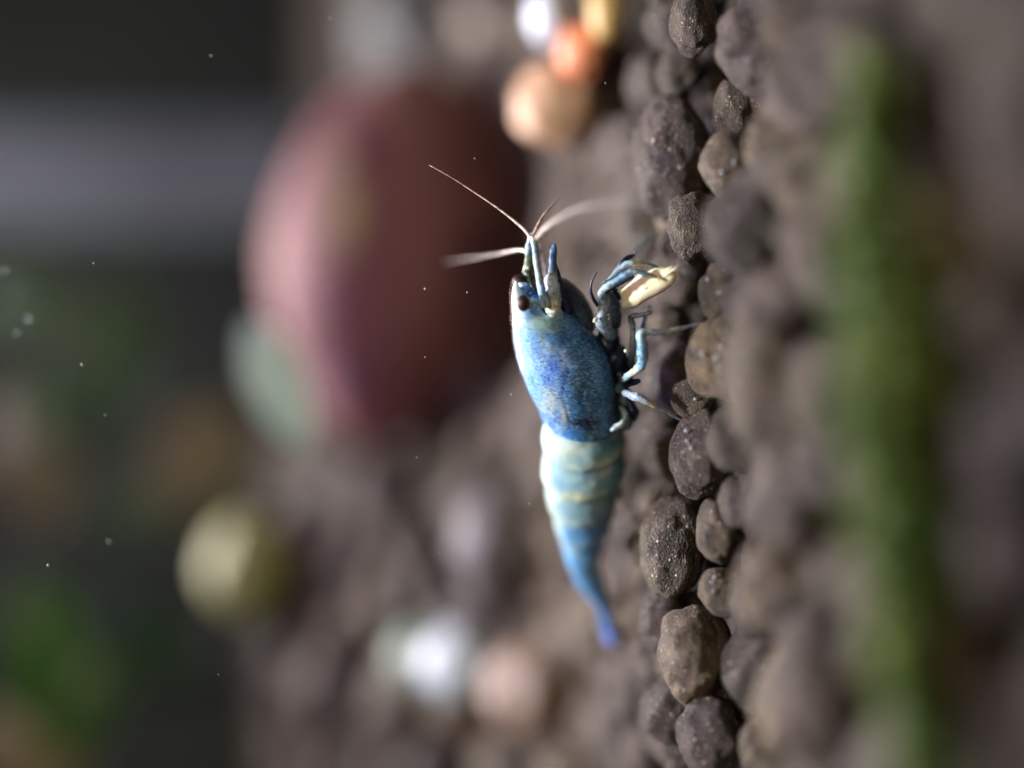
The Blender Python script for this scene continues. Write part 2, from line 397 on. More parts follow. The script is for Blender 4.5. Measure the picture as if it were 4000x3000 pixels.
stone('pebble', 'pale green pebble touching the white pebble', 'pebble', 1650, 2570, 127, 130, 140, 3.0, stone_mat('pale_green_pebble', [(.3, (.22, .30, .22)), (.7, (.34, .42, .34))], 120, .4), 9.4, rough=.12)
stone('pebble', 'peach brown pebble below the white pebble', 'pebble', 2080, 2690, 116, 190, 190, 3.2, stone_mat('peach_pebble', [(.3, (.24, .16, .12)), (.7, (.34, .25, .19))], 120, .5), 2.4, rough=.14)
stone('pebble', 'round yellow green pebble on top of the brown soil slope', 'pebble', 975, 2215, 150, 175, 200, 4.5, stone_mat('yellow_green_pebble', [(.3, (.33, .36, .12)), (.7, (.43, .45, .17))], 90, .5), 5.2, rough=.10)
stone('pebble', 'round grey violet pebble behind the tail of the shrimp', 'pebble', 1920, 2130, 120, 150, 230, 3.4, stone_mat('grey_violet_pebble', [(.3, (.085, .072, .076)), (.7, (.14, .12, .12))], 90, .5), 6.2, rough=.12)
stone('pebble', 'peach coloured pebble under the orange red pebble', 'pebble', 2180, 410, 103, 175, 165, 2.8, stone_mat('peach_orange_pebble', [(.3, (.42, .24, .14)), (.7, (.60, .37, .23))], 90, .45), 1.2, rough=.12)
stone('pebble', 'bright orange red pebble resting on a peach coloured pebble', 'pebble', 2270, 205, 101, 90, 110, 1.7, stone_mat('orange_red_pebble', [(.3, (.80, .24, .10)), (.7, (.90, .38, .22))], 90, .35), 4.2, rough=.10)
stone('pebble', 'small bluish white pebble beside the orange red pebble', 'pebble', 2140, 60, 104, 80, 120, 1.9, stone_mat('bluish_white_pebble', [(.3, (.55, .62, .75)), (.7, (.75, .80, .88))], 90, .3), 4.9, rough=.10)
stone('pebble', 'golden yellow pebble beside the orange red pebble', 'pebble', 2370, 40, 99, 75, 130, 1.8, stone_mat('golden_pebble', [(.3, (.50, .32, .10)), (.7, (.66, .44, .16))], 90, .4), 3.8, rough=.10)
stone('pebble', 'dull grey green pebble behind the rose brown pebble', 'pebble', 1650, 120, 185, 250, 300, 7.0, stone_mat('grey_green_pebble', [(.3, (.085, .10, .095)), (.7, (.14, .155, .15))], 70, .6), 7.8, rough=.12)
stone('pebble', 'tan brown pebble behind the bluish white pebble', 'pebble', 1960, 90, 150, 160, 230, 4.5, stone_mat('tan_pebble', [(.3, (.15, .115, .07)), (.7, (.22, .17, .11))], 90, .5), 2.8, rough=.14)
# vertical grey tube at the back
t_v, t_f, t_c = tube([(-260, 690, 232, 215), (300, 690, 232, 215), (800, 690, 232, 215), (1240, 690, 232, 215)], [(1, 1, 1, 1)] * 4, 6, 32)
base = np.array([t_v[:, 0].mean(), t_v[:, 1].mean(), t_v[:, 2].min()])
o = obj('filter_tube', mesh('filter_tube', t_v - base, t_f), plain('grey_plastic', (.125, .150, .165), .5, .5, nscale=60), loc=base); tag(o, 'thick grey vertical tube standing at the back of the tank', 'tube')

def leaf_geom(px, py, d, rx, ry, tilt, bend=.15, seed=0, thick=.25):
    """pointed oval blade with a midrib fold and real thickness"""
    nu, nv = 22, 11; s = d / FPX; V, F = [], []
    ct, st = math.cos(math.radians(tilt)), math.sin(math.radians(tilt))
    for side in (0, 1):
        for i in range(nu):
            u = -1 + 2 * i / (nu - 1); w = max(0.02, (1 - abs(u) ** 2.2)) ** .75
            for j in range(nv):
                q = -1 + 2 * j / (nv - 1)
                lx, ly = q * w * rx * s, u * ry * s
                dz = bend * (abs(q) * w * rx * s) + .18 * ry * s * u * u + .05 * rx * s * math.sin(5 * u + seed) * q
                V.append(P(px, py, d) + (-upv) * (ct * lx - st * ly) + rgt * (st * lx + ct * ly) + fwd * (dz + side * thick * w))
    for i in range(nu - 1):
        for j in range(nv - 1):
            a = i * nv + j; F.append((a, a+1, a+nv+1, a+nv)); b_ = nu * nv + a; F.append((b_, b_+nv, b_+nv+1, b_+1))
    edge = [(i, 0) for i in range(nu)] + [(nu-1, j) for j in range(1, nv)] + [(i, nv-1) for i in range(nu-2, -1, -1)] + [(0, j) for j in range(nv-2, 0, -1)]
    for k in range(len(edge)):
        a = edge[k][0] * nv + edge[k][1]; e = edge[(k+1) % len(edge)]; b_ = e[0] * nv + e[1]
        F.append((a, a + nu*nv, b_ + nu*nv, b_))
    return np.array(V), F
def leaf_mat(name, a, b_, rough=.4):
    m, nt, b = mat_new(name); tc = N(nt, 'ShaderNodeTexCoord'); n = noise_n(nt, tc.outputs['Object'], 130, 3, .5)
    nt.links.new(ramp(nt, n, [(.3, a), (.7, b_)]), b.inputs['Base Color']); b.inputs['Roughness'].default_value = rough
    tr = N(nt, 'ShaderNodeBsdfTranslucent'); nt.links.new(b.inputs['Base Color'].links[0].from_socket, tr.inputs[0])
    mx = N(nt, 'ShaderNodeMixShader'); mx.inputs[0].default_value = .45; nt.links.new(b.outputs[0], mx.inputs[1]); nt.links.new(tr.outputs[0], mx.inputs[2])
    nt.links.new(mx.outputs[0], nt.nodes['Material Output'].inputs[0]); return m
M_lg = leaf_mat('dark_green_leaf', (.050, .120, .035), (.10, .19, .06)); M_ol = leaf_mat('olive_leaf', (.20, .19, .075), (.30, .27, .13))
M_bg = leaf_mat('bright_green_leaf', (.050, .150, .015), (.085, .22, .03)); M_mint = leaf_mat('mint_leaf', (.46, .56, .51), (.60, .68, .63), .4)
M_stem = plain('plant_stem', (.06, .08, .03), .5)
def plant(name, label, root_px, leaves, stem_r=10):
    rx_, ry_, rd = root_px; rp = P(rx_, ry_, rd)
    # the root stands on the soil below the given point
    rp[2] = ground(rp[0], rp[1]) - 1.6; e = empty(name, rp); tag(e, label, 'plant')
    rpx, rpy, rdd = proj(rp)
    for (px, py, d, rx, ry, tilt, mt) in leaves:
        v, f = leaf_geom(px, py, d, rx, ry, tilt, seed=px)
        part('leaf', v, f, mt, e)
        ct, st = math.cos(math.radians(tilt)), math.sin(math.radians(tilt))
        ends = [(px - st*ry*sg, py - ct*ry*sg) for sg in (-.9, .9)]
        ex, ey = max(ends, key=lambda q: q[0])
        v, f, c = tube([(ex, ey, d + .02*ry*d/FPX, 6), ((ex+rpx)/2, ey*.35+rpy*.65, (d*.5+rdd*.5), stem_r*.8), (rpx, rpy, rdd, stem_r)], [(1, 1, 1, 1)] * 3, 8, 8)
        part('stem', v, f, M_stem, e)
    return e
plant('mint_leaf_plant', 'single pale mint green oval leaf on a thin stem beside the rose brown pebble', (2050, 1850, 118), [(1075, 1500, 122, 115, 275, 24, M_mint)], 7)
plant('dark_leaf_plant', 'dark green broad leaved plant at the back of the tank', (1250, 1900, 205),
      [(330, 1420, 200, 230, 380, -35, M_lg), (90, 1780, 205, 170, 300, 20, M_ol), (150, 1250, 215, 160, 300, 60, M_lg), (640, 1900, 200, 150, 320, -50, M_lg)])
plant('olive_leaf_plant', 'olive leaved plant rising behind the yellow green pebble', (1250, 2350, 175),
      [(760, 1800, 178, 190, 260, -30, M_ol), (560, 2500, 175, 110, 230, 40, M_lg)])
plant('bright_leaf_plant', 'bright green leaved plant on the slope', (1300, 2900, 165),
      [(150, 2560, 160, 190, 330, 8, M_bg), (330, 2760, 158, 130, 240, -24, M_bg), (100, 2930, 164, 200, 260, 70, M_ol)])

# ------------------------------------------------------------------ moss strand in the foreground
mp_ = [(3400, 200), (3430, 330), (3410, 520), (3440, 820), (3470, 1100), (3500, 1400), (3500, 1640), (3490, 1900), (3560, 2200), (3530, 2500), (3600, 2800), (3620, 3080)]
def gdepth(px, py):              # depth at which the ray of a pixel meets the soil surface
    lo, hi = 30.0, 110.0
    for _ in range(40):
        mid = (lo + hi) / 2; p = P(px, py, mid)
        if p[2] > ground(p[0], p[1]) + .6: lo = mid
        else: hi = mid
    return lo
mpth = [(a, b_, gdepth(a, b_) - .6, 16) for a, b_ in mp_]
rootp = P(*mpth[5][:3]); moss = empty('moss_strand', rootp); tag(moss, 'soft green moss strand lying along the soil in front of the shrimp', 'moss')
v, f, c = tube(mpth, [(1, 1, 1, 1)] * len(mpth), 8, 8); part('stem', v, f, M_stem, moss)
ctr = catmull(np.array([[*P(a, b_, d), 0] for a, b_, d, _ in mpth]), 60)[:, :3]
fv, ff, fo = [], [], 0
lv = np.array([(0, 0, 0), (.5, .22, .08), (1, 0, .0), (.5, -.22, .08), (.5, 0, -.05)]); lf = [(0, 1, 4), (1, 2, 4), (2, 3, 4), (3, 0, 4), (0, 3, 1), (3, 2, 1)]
dens = catmull(np.array([[.12, 0], [.28, 0], [.40, 0], [.75, 0], [.95, 0], [.95, 0], [1.1, 0], [.6, 0], [.8, 0], [.35, 0], [.45, 0], [.40, 0]]), 60)[:, 0]
for i, q in enumerate(ctr):
    for k in range(int(9 * dens[i] + random.random())):
        dr = Vector((random.gauss(0, 1), random.gauss(0, 1), random.gauss(.35, 1))).normalized()
        qt = dr.to_track_quat('X', 'Z'); L = random.uniform(.5, 1.25)
        o3 = np.array(q) + rng.standard_normal(3) * np.array([.5, .75, .55]) * dens[i] * 1.15
        fv += [np.array(qt @ Vector(p * L)) + o3 for p in lv]; ff += [tuple(a + fo for a in t) for t in lf]; fo += 5
o = part('fronds', fv, ff, leaf_mat('moss_green', (.035, .13, .004), (.36, .44, .09)), moss); tag(o, kind='stuff')

# ------------------------------------------------------------------ the shrimp
root = empty('shrimp', P(2300, 1500, 81)); tag(root, 'pale blue speckled dwarf shrimp standing on the soil holding a cream flake', 'shrimp')
# stations: dorsal px,py  ventral px,py  depth of the midplane  half width mm
ST = [((2012,1098),(2022,1100),79.9,.05),((2003,1122),(2034,1128),80.0,.22),((2000,1150),(2062,1152),80.2,.55),((2000,1180),(2110,1178),80.3,.95),
      ((2000,1210),(2180,1202),80.5,1.25),((2001,1250),(2240,1236),80.7,1.50),((2004,1296),(2292,1280),81.0,1.68),((2011,1362),(2345,1342),81.4,1.80),
      ((2033,1440),(2385,1420),81.8,1.86),((2066,1522),(2404,1510),82.3,1.86),((2100,1578),(2408,1590),82.8,1.80),((2119,1628),(2428,1650),83.3,1.76),
      ((2114,1690),(2446,1715),83.8,1.80),((2113,1780),(2450,1800),84.6,1.82),((2116,1868),(2432,1880),85.4,1.74),((2135,1950),(2406,1955),86.3,1.58),
      ((2158,2020),(2390,2030),87.2,1.38),((2184,2100),(2362,2110),88.2,1.12),((2213,2190),(2346,2195),89.5,.90),((2246,2262),(2362,2262),90.6,.74),
      ((2292,2325),(2374,2322),91.5,.58),((2330,2375),(2386,2372),92.3,.46),((2344,2425),(2396,2422),93.0,.40),((2356,2465),(2404,2462),93.6,.34)]
rows = np.array([[*P(*a, d), *P(*b_, d), w, k] for k, (a, b_, d, w) in enumerate(ST)])
R = catmull(rows, 18); NA = 144
cen = (R[:, :3] + R[:, 3:6]) / 2; dv = R[:, :3] - R[:, 3:6]; hh = np.linalg.norm(dv, axis=1) / 2; e1 = dv / (2 * hh[:, None])
tt = np.gradient(cen, axis=0); tt /= np.linalg.norm(tt, axis=1)[:, None]
for _ in range(8): tt[1:-1] = (tt[:-2] + tt[1:-1] + tt[2:]) / 3
tt /= np.linalg.norm(tt, axis=1)[:, None]
e2 = np.cross(tt, e1); e2 /= np.linalg.norm(e2, axis=1)[:, None]
if e2[100] @ fwd > 0: e2 = -e2                       # e2 points to the visible flank
ang = np.linspace(0, 2 * np.pi, NA, endpoint=False)
sv = R[:, 7]                                         # running station number
RIM = 10.62
EDGES = [12.35, 13.75, 15.15, 16.45, 17.7, 19.4]
def radial(s, a):
    lat = np.abs(np.sin(a)); rim = RIM + 0.62 * lat ** 1.5 - .28 * (np.cos(a) < 0) * np.abs(np.cos(a))
    m_ = np.where(s < rim, 1.0 + .012 * sst(rim - .9, rim, s), 1 - .085 * sst(rim, rim + .10, s))
    prev = rim + .1
    for i, e in enumerate(EDGES):
        ed = e + .30 * lat - .30 * np.clip(-np.cos(a), 0, 1)
        grow = sst(prev, ed, s) * .075
        inside = (s >= prev) & (s < ed)
        m_ = np.where(inside, .915 + grow, m_)
        m_ = np.where(s >= ed, .99 - .075 * sst(ed, ed + .07, s), m_); prev = ed + .07
    return m_
AA, SS = np.meshgrid(ang, sv); MR = radial(SS, AA)
ca, sa = np.cos(AA), np.sin(AA)
se = lambda x, p: np.sign(x) * np.abs(x) ** p
V = cen[:, None, :] + e1[:, None, :] * (hh[:, None] * MR * se(ca, .93))[..., None] + e2[:, None, :] * (R[:, 6][:, None] * MR * se(sa, .88))[..., None]
Vf = V.reshape(-1, 3)
PX, PY, DD = proj(Vf); SSf = SS.ravel(); AAf = AA.ravel()
def dpoly(px, py, pl):
    best = np.full(px.shape, 1e9)
    for (x0, y0), (x1, y1) in zip(pl[:-1], pl[1:]):
        t = np.clip(((px-x0)*(x1-x0) + (py-y0)*(y1-y0)) / ((x1-x0)**2 + (y1-y0)**2), 0, 1)
        best = np.minimum(best, np.hypot(px - x0 - t*(x1-x0), py - y0 - t*(y1-y0)))
    return best
L1 = [(2222,1440),(2214,1465),(2200,1512),(2197,1548),(2210,1602),(2226,1648)]
L2 = [(2303,1370),(2301,1410),(2291,1475),(2276,1540),(2268,1575)]
L3 = [(2150,1180),(2118,1195),(2125,1214),(2150,1218),(2175,1200)]
lat = np.abs(np.sin(AAf)); rimf = RIM + .62 * lat ** 1.5 - .28 * (np.cos(AAf) < 0) * np.abs(np.cos(AAf))
isC = SSf < rimf
g1 = np.exp(-(dpoly(PX, PY, L1) / 5) ** 2) * isC; g2 = np.exp(-(dpoly(PX, PY, L2) / 5) ** 2) * isC; g3 = np.exp(-(dpoly(PX, PY, L3) / 5) ** 2) * isC
nr = Vf - np.repeat(cen, NA, 0); nr /= np.linalg.norm(nr, axis=1)[:, None] + 1e-9
Vf = Vf - nr * ((g1 * .035 + g2 * .025 + g3 * .05)[:, None])
wob = np.array([noise.noise(Vector(p) * 1.3) * .035 + noise.noise(Vector(p) * 3.1) * .015 for p in Vf])
Vf = Vf + nr * (wob * np.clip((SSf - 1) / 3, 0, 1))[:, None]
# natural colouring of the shell, plus some light and shade painted on the carapace
def gz(cx, cy, rx, ry): return np.exp(-(((PX - cx) / rx) ** 2 + ((PY - cy) / ry) ** 2))
C = np.tile(np.array(lin(72, 140, 210)), (len(Vf), 1)); SP = np.full(len(Vf), .85)
def paint(mask, rgb, k=1.0):
    global C
    mm = np.clip(mask * k, 0, 1)[:, None]; C = C * (1 - mm) + np.array(lin(*rgb)) * mm
pn = np.clip(.15 + 2.0 * np.array([noise.noise(Vector(p) * 1.9 + Vector((3, 3, 8))) + .6 * noise.noise(Vector(p) * 4.1) for p in Vf]), 0, 1)
paint(sst(2190, 2300, PX) * isC, (48, 106, 150), .85)  # deeper blue low on the flank, partly own colour, partly painted shade
paint((1 - sst(2140, 2240, PX)) * isC * pn, (176, 206, 226), .75)
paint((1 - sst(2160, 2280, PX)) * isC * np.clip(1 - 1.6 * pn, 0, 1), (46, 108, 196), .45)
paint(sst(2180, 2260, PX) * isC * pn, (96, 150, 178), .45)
paint(gz(2250, 1300, 60, 60), (36, 106, 165), .8)
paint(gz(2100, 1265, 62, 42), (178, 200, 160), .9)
paint(gz(2165, 1255, 60, 40), (130, 175, 175), .6)
paint(1 - sst(2012, 2040, PX) + 0 * PY, (226, 236, 232), .9 ) if False else None
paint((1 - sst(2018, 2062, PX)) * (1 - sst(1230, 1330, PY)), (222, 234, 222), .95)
paint(gz(2050, 1380, 50, 130), (150, 200, 240), .85)  # lit upper flank, painted as pale sky blue
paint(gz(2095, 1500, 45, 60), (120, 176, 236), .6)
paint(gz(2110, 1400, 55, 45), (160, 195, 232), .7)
paint(gz(2170, 1450, 55, 65), (92, 130, 232), .6)
paint(gz(2205, 1405, 20, 35), (186, 200, 232), .8)
paint(gz(2248, 1500, 30, 70), (84, 118, 128), .65)
paint(gz(2150, 1570, 42, 60), (196, 205, 190), .7)
paint(gz(2205, 1625, 18, 35), (222, 220, 190), .7)
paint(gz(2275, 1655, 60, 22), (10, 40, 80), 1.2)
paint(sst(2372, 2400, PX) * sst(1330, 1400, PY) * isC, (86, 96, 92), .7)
paint((.8 * g1 + .6 * g2 + .7 * g3), (8, 40, 76), .9)
ab = 1 - isC
paint(ab * (1 - sst(2030, 2130, PY)), (158, 192, 204))
paint(ab * sst(2000, 2130, PY), (104, 168, 222))
paint(ab * sst(.2, .9, (PX - 2113) / 330) * (1 - sst(1960, 2080, PY)), (78, 132, 140), .8)
paint(ab * sst(.3, .9, (PX - (2113 + (PY - 1900) * .35)) / 230) * sst(1960, 2080, PY), (38, 106, 160), .9)
paint(ab * gz(2360, 1720, 70, 45), (56, 104, 126), .9)
wn_ = np.array([noise.noise(Vector(p) * .9 + Vector((4, 4, 1))) for p in Vf])
bn = np.clip(.45 + 1.3 * np.array([noise.noise(Vector(p) * .75 + Vector((9, 2, 5))) for p in Vf]), 0, 1); mk = np.clip(.1 + 1.6 * np.array([noise.noise(Vector(p) * 1.1 + Vector((1, 7, 3))) for p in Vf]), 0, 1)
paint(ab * mk * (1 - sst(2150, 2300, PY)), (208, 222, 214), .6)
for i, e in enumerate(EDGES[:5]):
    ed = e + .30 * lat - .30 * np.clip(-np.cos(AAf), 0, 1)
    paint(ab * np.exp(-((SSf - ed + .15 + .18 * wn_) / .24) ** 2), (205, 216, 186) if i < 3 else (150, 200, 220), .75 * bn)
    paint(ab * np.exp(-((SSf - ed - .16) / .13) ** 2), (70, 132, 168), .5 * (1 - .6 * bn))
paint(ab * gz(2255, 1945, 16, 16), (240, 240, 190), .9)
paint(ab * gz(2190, 1760, 50, 40), (215, 224, 196), .5)
paint(ab * (1 - sst(6, 40, PX - np.interp(PY, [1600,1690,1868,1950,2100,2262], [2122,2114,2116,2135,2184,2246]))) * (1 - sst(2040, 2200, PY)), (188, 202, 186), .7)
paint(ab * sst(2300, 2440, PY), (92, 138, 222), .8)
SP = np.where(isC, .95, .22); SP *= 1 - .75 * np.clip(gz(2100, 1265, 75, 50) + (1 - sst(2018, 2062, PX)) * (1 - sst(1200, 1290, PY)), 0, 1)
nR = len(R); F = [(i*NA+k, (i+1)*NA+k, (i+1)*NA+(k+1) % NA, i*NA+(k+1) % NA) for i in range(nR-1) for k in range(NA)]
F.append(tuple(range(NA))); F.append(tuple((nR-1)*NA + k for k in range(NA))[::-1])
body = part('body', Vf, F, M_body, root, np.hstack([C, SP[:, None]]))

pale = (*lin(176, 206, 216), .95); blue = (*lin(140, 184, 220), .95); clear = (*lin(120, 124, 136), .55); dark = (*lin(28, 44, 66), .95)
navy = (*lin(20, 34, 66), 1); teal = (*lin(92, 126, 136), .9); grey = (*lin(150, 165, 182), .9); green = (*lin(52, 66, 48), .95); brown = (*lin(104, 88, 84), .6)
fl = (*lin(190, 172, 160), .9); flt = (*lin(150, 136, 130), .75); cream = (*lin(216, 214, 190), 1); slate = (*lin(96, 112, 130), .9)
def limb(name, path, cols, parent=root, sides=12, n=8, rough=.12, extra=None, flat=1.0):
    g = [tube(path, cols, n, sides, flat, rough, path[0][0])] + (extra or [])
    v, f, c = merge(g)
    return part(name, v, f, M_limb, parent, c)
def nodes(path, cols, idx, grow=1.35, ln=7):  # swollen joints on a limb path
    return [blob_at(path[i][0], path[i][1], path[i][2], path[i][3]*grow, path[i][3]*grow*1.05, path[i][3]*grow*path[i][2]/FPX, 2, .05, i, cols[i]) for i in idx]

# eyes: a dark ball on a short stalk
def eye(px, py, d, rx, ry):
    v, f, c = blob_at(px, py, d, rx, ry, rx * 1.05 * d / FPX, 4, col=(.018, .0045, .0055, 1))
    e = part('eye', v, f, M_eye, root)
    v, f, c = tube([(px + 46, py + 4, d + .5, 22), (px + 24, py + 2, d + .25, 24), (px + 6, py, d + .05, 22)], [blue, pale, pale], 5, 14)
    o = obj('eyestalk', mesh('eyestalk', v - np.array(root.location) / MM, f, c), M_limb, e); return e
M_eye = plain('shrimp_eye', (.030, .0075, .0085), .5, .35, nscale=9000)
eye(2044, 1184, 78.55, 26, 33)
eye(2030, 1099, 81.6, 29, 27)
# face plate between the eyes, glossy blue
limb('face', [(2026,1110,80.6,12),(2052,1126,80.5,22),(2072,1150,80.4,26),(2096,1178,80.2,28),(2120,1206,80.2,30)], [cream, (*lin(96,140,190),1), (*lin(50,84,140),1), (*lin(60,98,150),1), pale], n=8, sides=18, rough=.5)
# saw-like bristles along the back
br = []
for k in range(34):
    t = k / 33; y = 1118 + t * 390 if k > 14 else 1112 + k * 11 + random.uniform(-3, 3)
    x = np.interp(y, [1098,1122,1150,1296,1362,1440,1522], [2012,2003,2000,2004,2011,2033,2066])
    L = random.uniform(8, 15) if k < 15 else random.uniform(4, 9)
    d = np.interp(y, [1100, 1520], [79.9, 82.3])
    br.append(tube([(x + 6, y + 2, d, 2.8), (x - L*.5, y - 2, d - .05, 1.9), (x - L, y - 6, d - .05, .6)], [cream, fl, fl], 2, 5))
v, f, c = merge(br); o = part('bristles', v, f, M_limb, root, c); tag(o, kind='stuff')

# antennules: stalk with two flagella each
p = [(2131,1192,79.2,19),(2126,1172,79.0,19),(2116,1136,78.8,14.5),(2107,1095,78.8,12),(2099,1050,78.8,10),(2093,1012,78.8,11),(2090,978,78.8,10),(2084,946,78.8,11),(2080,922,78.8,9)]
ped = limb('antennule', p, [cream, pale, blue, pale, pale, pale, blue, pale, fl], sides=14)
limb('flagellum', [(2076,934,78.9,9),(2062,912,79,7.5),(2039,888,79.2,6.5),(1992,849,79.5,4.8),(1930,803,79.8,3.6),(1854,752,80,2.8),(1769,697,80.2,2.2),(1678,645,80.6,1.2)], [pale, fl, fl, fl, fl, fl, flt, flt], ped)
limb('flagellum', [(2080,930,79,8),(2092,900,79,7.5),(2106,871,79.1,6),(2120,846,79.2,5),(2139,822,79.3,4.2),(2165,794,79.5,3.2),(2189,770,79.6,1.6)], [pale, fl, fl, fl, fl, flt, flt], ped)
p2 = [(2094,1160,81.5,18),(2074,1110,81.6,19),(2066,1060,81.6,19),(2066,1020,81.5,16),(2066,985,81.4,14),(2070,940,81.2,13),(2082,912,81,9)]
ped2 = limb('antennule', p2, [navy, green, green, (*lin(96,108,80),1), teal, grey, grey], sides=14, rough=.5)  # far antennule: its shadow is painted in as dark green and navy
limb('flagellum', [(2098,930,77.6,9),(2129,894,76.2,9.5),(2196,847,74.6,8.5),(2267,814,73.2,7.5),(2362,797,72,6.5),(2440,788,71.2,5),(2520,776,70.5,3)], [fl, fl, flt, flt, flt, flt, flt], ped2)
limb('flagellum', [(2068,990,81.4,10),(2050,980,81.9,8.5),(2020,977,82.6,8),(1959,989,84.2,7),(1878,1003,86,6),(1800,1014,88,4.5),(1730,1026,90,2.5)], [teal, cream, fl, flt, (*flt[:3], .45), (*flt[:3], .25), (*flt[:3], .1)], ped2)
# antennae: scale blade, stalk and long whip
sc_ = [(2166,1236,80.0,30),(2158,1180,79.5,34),(2156,1140,79.3,29),(2154,1098,79.2,24),(2158,1064,79.3,17),(2161,1015,79.5,15),(2163,978,79.6,14),(2166,952,79.6,6)]
limb('antenna_scale', sc_, [pale, cream, grey, (*lin(214,226,230),1), slate, (*lin(58,86,128),1), (*lin(70,98,138),1), (*lin(120,130,190),1)], sides=16, rough=.35)
sc2 = [(2205,1240,81.0,36),(2192,1180,80.6,30),(2184,1120,80.3,22),(2176,1076,80.2,15),(2170,1040,80.2,6)]
limb('antenna_scale', sc2, [(*lin(30,62,104),1), navy, navy, navy, navy], sides=14, rough=.3)
an = limb('antenna', [(2150,1120,83,14),(2136,1066,83.2,12),(2124,1010,83.2,10),(2116,950,83,9),(2108,900,82.8,6)], [brown, brown, brown, brown, brown])
limb('antenna', [(2430,1080,85,12),(2466,1003,85.6,8),(2504,961,86,8),(2552,909,87,7),(2609,866,88,6),(2660,830,89,4)], [dark, slate, teal, teal, teal, flt])
# mouthparts: far cheek and the maxilliped bundle under the head
v, f, c = blob_at(2236, 1196, 82.0, 62, 132, 1.15, 5, .04, 3, (*lin(66, 84, 98), 1), tilt=34)
part('cheek', v, f, M_limb, root, c)

# underside: dark leg bases
v, f, c = merge([blob_at(x, y, d, r1, r2, .8, 3, .3, x, k, tl) for x, y, d, r1, r2, k, tl in
    [(2370,1340,82.2,50,70,dark,-25),(2404,1410,82.4,46,70,navy,-10),(2424,1490,82.6,40,60,dark,0),(2430,1560,83,38,60,slate,5),(2436,1630,83.4,34,50,teal,10),(2440,1450,83,36,60,navy,0)]])
part('leg_base', v, f, M_limb, root, c)

# feeding claws gripping the flake
Z3 = lambda x, y: (2200 + x * .27125, 950 + y * .27125)
def z3(pts): return [(*Z3(a, b_), d, r * .27125) for a, b_, d, r in pts]
limb('claw_leg', z3([(690,1340,80.6,95),(590,1200,80.0,100),(560,1060,79.6,85),(600,900,79.4,85),(560,780,79.2,62),(560,690,79.0,48),(650,610,78.8,52),(800,520,78.6,50),(950,430,78.5,48),(1020,405,78.5,40),(1150,430,78.5,36),(1300,475,78.5,28),(1420,520,78.5,20),(1510,570,78.6,8)]),
     [slate, grey, grey, grey, slate, pale, pale, blue, blue, pale, teal, (*lin(150,150,120),1), cream, cream], sides=14, rough=.35)
limb('claw_leg', z3([(760,1180,82,80),(740,950,81.2,90),(680,800,80.6,80),(590,640,79.9,42),(720,470,79.4,46),(850,350,79.2,48),(950,285,79.1,46),(1060,285,79.1,40),(1180,300,79.2,34),(1290,320,79.3,26),(1370,350,79.4,12)]),
     [dark, slate, slate, teal, teal, grey, pale, (*lin(176,180,140),1), (*lin(150,158,130),1), teal, dark], sides=14, rough=.3)
limb('claw_leg', z3([(800,800,81.4,60),(700,560,81,34),(780,390,80.9,38),(870,260,80.9,40),(960,200,80.9,34),(1010,170,80.9,20),(1030,120,80.9,8)]), [dark, dark, slate, dark, navy, navy, fl], sides=12, rough=.4)
limb('claw_leg', z3([(600,720,79.6,24),(760,610,79.4,30),(900,540,79.3,32),(1020,470,79.2,22)]), [dark, dark, dark, dark], sides=10, rough=.2)
limb('palp', z3([(500,900,80.6,30),(430,790,80.4,24),(395,660,80.2,18),(420,540,80.1,14),(490,410,80,6)]), [dark, dark, dark, navy, navy], sides=8)
# walking legs
Z4 = lambda x, y: (2200 + x * .3315, 1200 + y * .3315)
def z4(pts): return [(*Z4(a, b_), d, r * .3315) for a, b_, d, r in pts]
limb('leg', z4([(700,860,81.0,50),(790,790,80.2,42),(850,750,79.6,46),(920,680,79.2,58),(935,560,79.0,62),(930,430,78.8,64),(915,330,78.6,58),(985,295,78.6,44),(1100,300,78.6,40),(1220,290,78.6,36),(1300,270,78.6,30),(1450,235,78.6,24),(1600,200,78.6,18),(1720,180,78.6,8)]),
     [dark, pale, cream, blue, blue, blue, pale, grey, clear, clear, (*lin(150,140,120),.75), clear, clear, clear], sides=16, rough=.25)
limb('leg', z4([(690,1000,81.6,46),(760,1020,80.6,46),(850,1050,80.0,52),(940,1090,79.8,44),(1040,1140,79.8,32),(1150,1195,79.9,24),(1280,1265,80.0,20),(1420,1350,80.1,12),(1480,1390,80.2,6)]),
     [teal, grey, (*lin(170,186,220),.95), grey, (*lin(170,162,140),.8), clear, clear, clear, clear], sides=14, rough=.3)
limb('leg', z4([(640,960,81.8,60),(760,905,81.3,44),(850,880,81.0,34),(905,865,80.8,18)]), [teal, dark, dark, navy], sides=12, rough=.4)
limb('leg', z4([(800,700,82.2,44),(810,560,81.8,40),(820,400,81.4,38),(820,240,81.2,36),(800,120,81.0,34),(900,95,80.8,30),(1010,70,80.6,26),(1045,60,80.6,14)]),
     [dark, slate, grey, grey, slate, grey, grey, pale], sides=12, rough=.2)
limb('leg', z4([(900,420,82.8,40),(930,250,82.8,38),(960,120,82.6,34),(1000,40,82.4,26),(1010,-40,82.2,10)]), [slate, (*lin(120,128,168),.8), (*lin(120,128,168),.7), clear, clear], sides=12, rough=.2)
limb('leg', z4([(740,1060,82.6,40),(790,1140,82.4,52),(830,1230,82.3,56),(830,1300,82.4,44),(800,1350,82.6,12)]), [slate, navy, navy, navy, navy], sides=14, rough=.25)
limb('leg', z4([(690,1190,82.2,36),(735,1280,81.8,30),(715,1345,81.6,32),(670,1385,81.5,36),(610,1425,81.5,34),(560,1450,81.6,14)]), [slate, pale, pale, (*lin(206,222,232),1), (*lin(196,214,232),1), pale], sides=12, rough=.6)
